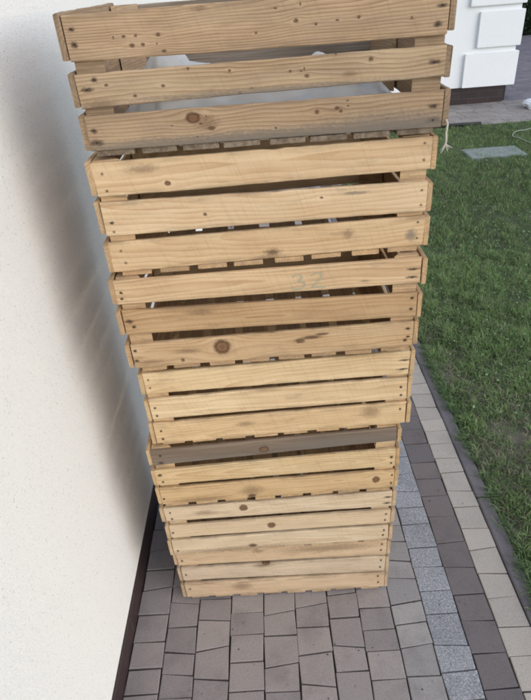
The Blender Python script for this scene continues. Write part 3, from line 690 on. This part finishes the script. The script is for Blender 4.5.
# ------------------------------------------------------------------ white house with raised corner panels
root = empty('white_house', (0, 0, 0)); root.location = (1.0, 9.8, 0); tag(root, 'white rendered house with raised corner panels across the lawn', 'house')
ox, oy = 1.0, 9.8
bm = bmesh.new(); bm_box(bm, -3.0 - ox, 3.09 - ox, 7.525 - oy, 12.5 - oy, 0.205, 2.95, 0.003); obj('wall', bm, M_WHITE, root)
bm = bmesh.new(); bm_box(bm, -2.95 - ox, 3.035 - ox, 7.565 - oy, 12.4 - oy, -0.05, 0.203); obj('plinth', bm, M_CLINK, root)
bm = bmesh.new(); bm_box(bm, 3.037 - ox, 3.085 - ox, 7.62 - oy, 12.4 - oy, -0.05, 0.204); obj('dark_corner_block', bm, M_DARK, root)  # near-black block below the wall corner, set back beside the plinth
zs = 0.207; short = False; n = 0
while zs < 2.8:
    x0 = 2.61 if short else 2.485
    bm = bmesh.new()
    t = 0.036
    # wraps the corner: front plate and side plate in one piece
    pts = [(x0, 7.5235), (x0, 7.5235 - t), (3.0915 + t, 7.5235 - t), (3.0915 + t, 7.525 + (0.45 if short else 0.6)), (3.0915, 7.525 + (0.45 if short else 0.6)), (3.0915, 7.5235)]
    lo = [bm.verts.new((a - ox, b_ - oy, zs)) for a, b_ in pts]; hi = [bm.verts.new((a - ox, b_ - oy, zs + 0.372)) for a, b_ in pts]
    for q in range(6): bm.faces.new((lo[q], lo[(q + 1) % 6], hi[(q + 1) % 6], hi[q]))
    bm.faces.new(lo[::-1]); bm.faces.new(hi)
    bmesh.ops.bevel(bm, geom=[e for e in bm.edges], offset=0.004, segments=2, affect='EDGES')
    obj('corner_panel', bm, M_WHITE, root)
    zs += 0.43; short = not short
bm = bmesh.new(); bm_box(bm, -3.3 - ox, 3.5 - ox, 7.1 - oy, 12.9 - oy, 2.955, 3.1, 0.01)
v = [bm.verts.new(p) for p in ((-3.3 - ox, 7.1 - oy, 3.103), (3.5 - ox, 7.1 - oy, 3.103), (3.5 - ox, 12.9 - oy, 3.103), (-3.3 - ox, 12.9 - oy, 3.103), (-1.0 - ox, 10 - oy, 4.8), (1.2 - ox, 10 - oy, 4.8))]
for f_ in ((0, 1, 5, 4), (1, 2, 5), (2, 3, 4, 5), (3, 0, 4)): bm.faces.new([v[q] for q in f_])
obj('roof', bm, M_ROOF, root)

# ------------------------------------------------------------------ small things on the lawn and paving
bm = bmesh.new(); bm_box(bm, 1.89, 2.40, 5.195, 5.50, -0.03, 0.0165, 0.005); bm_box(bm, 1.90, 2.39, 5.205, 5.49, 0.016, 0.0185, 0.001)
o = obj('stone_slab', bm, M_SLAB); tag(o, 'flat grey-green slab sunk into the lawn near the white house', 'slab')

bm = bmesh.new()
pts = []
for q in range(40):
    a = math.radians(75 + 205 * q / 39)
    pts.append((2.80 + 0.30 * math.cos(a) * (1 + 0.1 * math.sin(3 * a)), 5.68 + 0.34 * math.sin(a), 0.034 + 0.006 * math.sin(q * 0.7)))
pts += [(2.95, 5.33, 0.03), (3.15, 5.38, 0.032), (3.4, 5.5, 0.03), (3.7, 5.55, 0.03)]
bm_tube(bm, pts, 0.003, 7)
o = obj('cable', bm, M_CABLE, smooth=True); tag(o, 'thin pale cable curled on the grass beside the flat slab', 'cable')

bm = bmesh.new(); bm_tube(bm, [(1.2, 6.455, 0.022), (1.7, 6.458, 0.022), (2.15, 6.452, 0.022), (2.40, 6.458, 0.020)], 0.018, 10)
o = obj('black_pipe', bm, M_DARK, smooth=True); tag(o, 'thin black pipe lying between lawn and sidewalk by the white house', 'pipe')

bm = bmesh.new(); bmesh.ops.create_icosphere(bm, subdivisions=4, radius=1.0)
for v in bm.verts:
    p = v.co.copy(); nn = 0.22 * math.sin(5.1 * p.x + 3 * p.y) * math.sin(6.3 * p.y + 2 * p.z) + 0.16 * abs(math.sin(9 * p.x + 4 * p.z)) + 0.1 * math.sin(14 * p.y + 9 * p.x)
    s_ = 1 + nn
    v.co = Vector((3.25 + p.x * 0.11 * s_, 7.08 + p.y * 0.10 * s_, 0.004 + max(0.0, 0.045 + p.z * 0.05 * s_)))
o = obj('crumpled_bag', bm, M_PAPER); tag(o, 'crumpled white bag lying on the sidewalk near the house corner', 'bag')

bm = bmesh.new()
for q in range(70):
    px_, py_ = RND.uniform(-0.44, 0.62), RND.uniform(0.45, 1.3)
    if -0.3 < px_ < 0.28 and py_ > 0.94: continue
    r = RND.uniform(0.0008, 0.0024)
    v0 = len(bm.verts); bmesh.ops.create_icosphere(bm, subdivisions=1, radius=r); bm.verts.ensure_lookup_table()
    for v in bm.verts[v0:]: v.co = Vector((px_ + v.co.x * 1.5, py_ + v.co.y, 0.001 + max(0, v.co.z)))
o = obj('soil_crumbs', bm, M_SOIL); tag(o, 'dark crumbs of soil scattered on the setts in front of the crates', 'soil crumbs', kind='stuff')

# hedge beyond the driveway
root = empty('hedge', (7.6, 15.3, 0)); tag(root, 'dark green clipped hedge behind the driveway', 'hedge')
bm = bmesh.new(); lay = bm.verts.layers.float_color.new('tint')
for q in range(26000):
    fx = RND.uniform(-2.4, 3.4); side = RND.random()
    lump = 0.12 * math.sin(fx * 3.1) + 0.07 * math.sin(fx * 7.7)
    z = RND.uniform(0.03, 1.9 + lump); y = -0.55 + RND.gauss(0, 0.10) + 0.08 * math.sin(fx * 4 + z * 5) if side < 0.72 else RND.uniform(-0.55, 0.5)
    if side >= 0.72: z = 1.85 + lump + RND.gauss(0, 0.07)
    c = Vector((fx, y, z)); r = RND.uniform(0.02, 0.045)
    a = Vector((RND.gauss(0, 1), RND.gauss(0, 1), RND.gauss(0, 1))).normalized(); b_ = a.cross(Vector((RND.gauss(0, 1), RND.gauss(0, 1), RND.gauss(0, 1)))).normalized()
    vs = [bm.verts.new(c + a * r), bm.verts.new(c + b_ * r * 0.5), bm.verts.new(c - a * r), bm.verts.new(c - b_ * r * 0.5)]
    s_ = RND.uniform(0.5, 1.5)
    for v in vs: v[lay] = (0.028 * s_, 0.052 * s_, 0.02 * s_, 1)
    bm.faces.new(vs)
obj('foliage', bm, M_LEAF, root)
bm = bmesh.new(); bm_box(bm, -2.3, 3.3, -0.4, 0.45, 0.0, 1.75, 0.1)  # solid near-black core, standing in for the shade within the hedge
obj('shade_core', bm, simple('hedge inside', (0.012, 0.016, 0.009), 0.95, 0.3, 20), root)

# ------------------------------------------------------------------ light
EL, AZ = math.radians(27), math.radians(54)          # AZ: towards +x and -y, the open garden side, in front of the stack
sdir = Vector((math.cos(EL) * math.sin(AZ), -math.cos(EL) * math.cos(AZ), math.sin(EL)))
W = bpy.data.worlds.new('World'); SC.world = W; W.use_nodes = True
nt = NT(W.node_tree); bg = nt.n['Background']
sky = nt.node('ShaderNodeTexSky', sky_type='NISHITA'); sky.sun_disc = False; sky.sun_elevation = EL; sky.sun_rotation = math.pi - AZ
sky.air_density = 1.0; sky.dust_density = 0.7; sky.ozone_density = 1.0
hs = nt.node('ShaderNodeHueSaturation'); hs.inputs['Saturation'].default_value = 0.68      # a thin veil of high cloud whitens the sky
nt.l.new(sky.outputs[0], hs.inputs['Color']); nt.l.new(hs.outputs[0], bg.inputs['Color']); bg.inputs['Strength'].default_value = 0.15
L = bpy.data.lights.new('sun', 'SUN'); L.energy = 0.64; L.angle = math.radians(54); L.color = (1.0, 0.97, 0.935)
lo = bpy.data.objects.new('sun', L); link(lo); lo.rotation_euler = sdir.to_track_quat('Z', 'Y').to_euler(); lo.location = (4, -4, 6)

# ------------------------------------------------------------------ camera
cam = bpy.data.cameras.new('camera'); co = link(bpy.data.objects.new('camera', cam))
fwd = Vector((-0.0219, 0.8309, -0.556)).normalized(); rt = Vector((0.9975, -0.0194, -0.0683)); rt = (rt - fwd * rt.dot(fwd)).normalized(); up = rt.cross(fwd)
Mx = Matrix((rt, up, -fwd)).transposed().to_4x4(); Mx.translation = Vector((0, 0, 1.53455)); co.matrix_world = Mx
cam.sensor_fit = 'VERTICAL'; cam.sensor_height = 36.0; cam.lens = 558.99 / 700 * 36.0; cam.clip_start = 0.05; cam.clip_end = 1000
SC.camera = co
SC.view_settings.view_transform = 'Standard'; SC.view_settings.look = 'None'; SC.view_settings.gamma = 1.0; SC.view_settings.exposure = 0.80
SC.view_settings.use_curve_mapping = False
SC.cycles.filter_width = 1.9
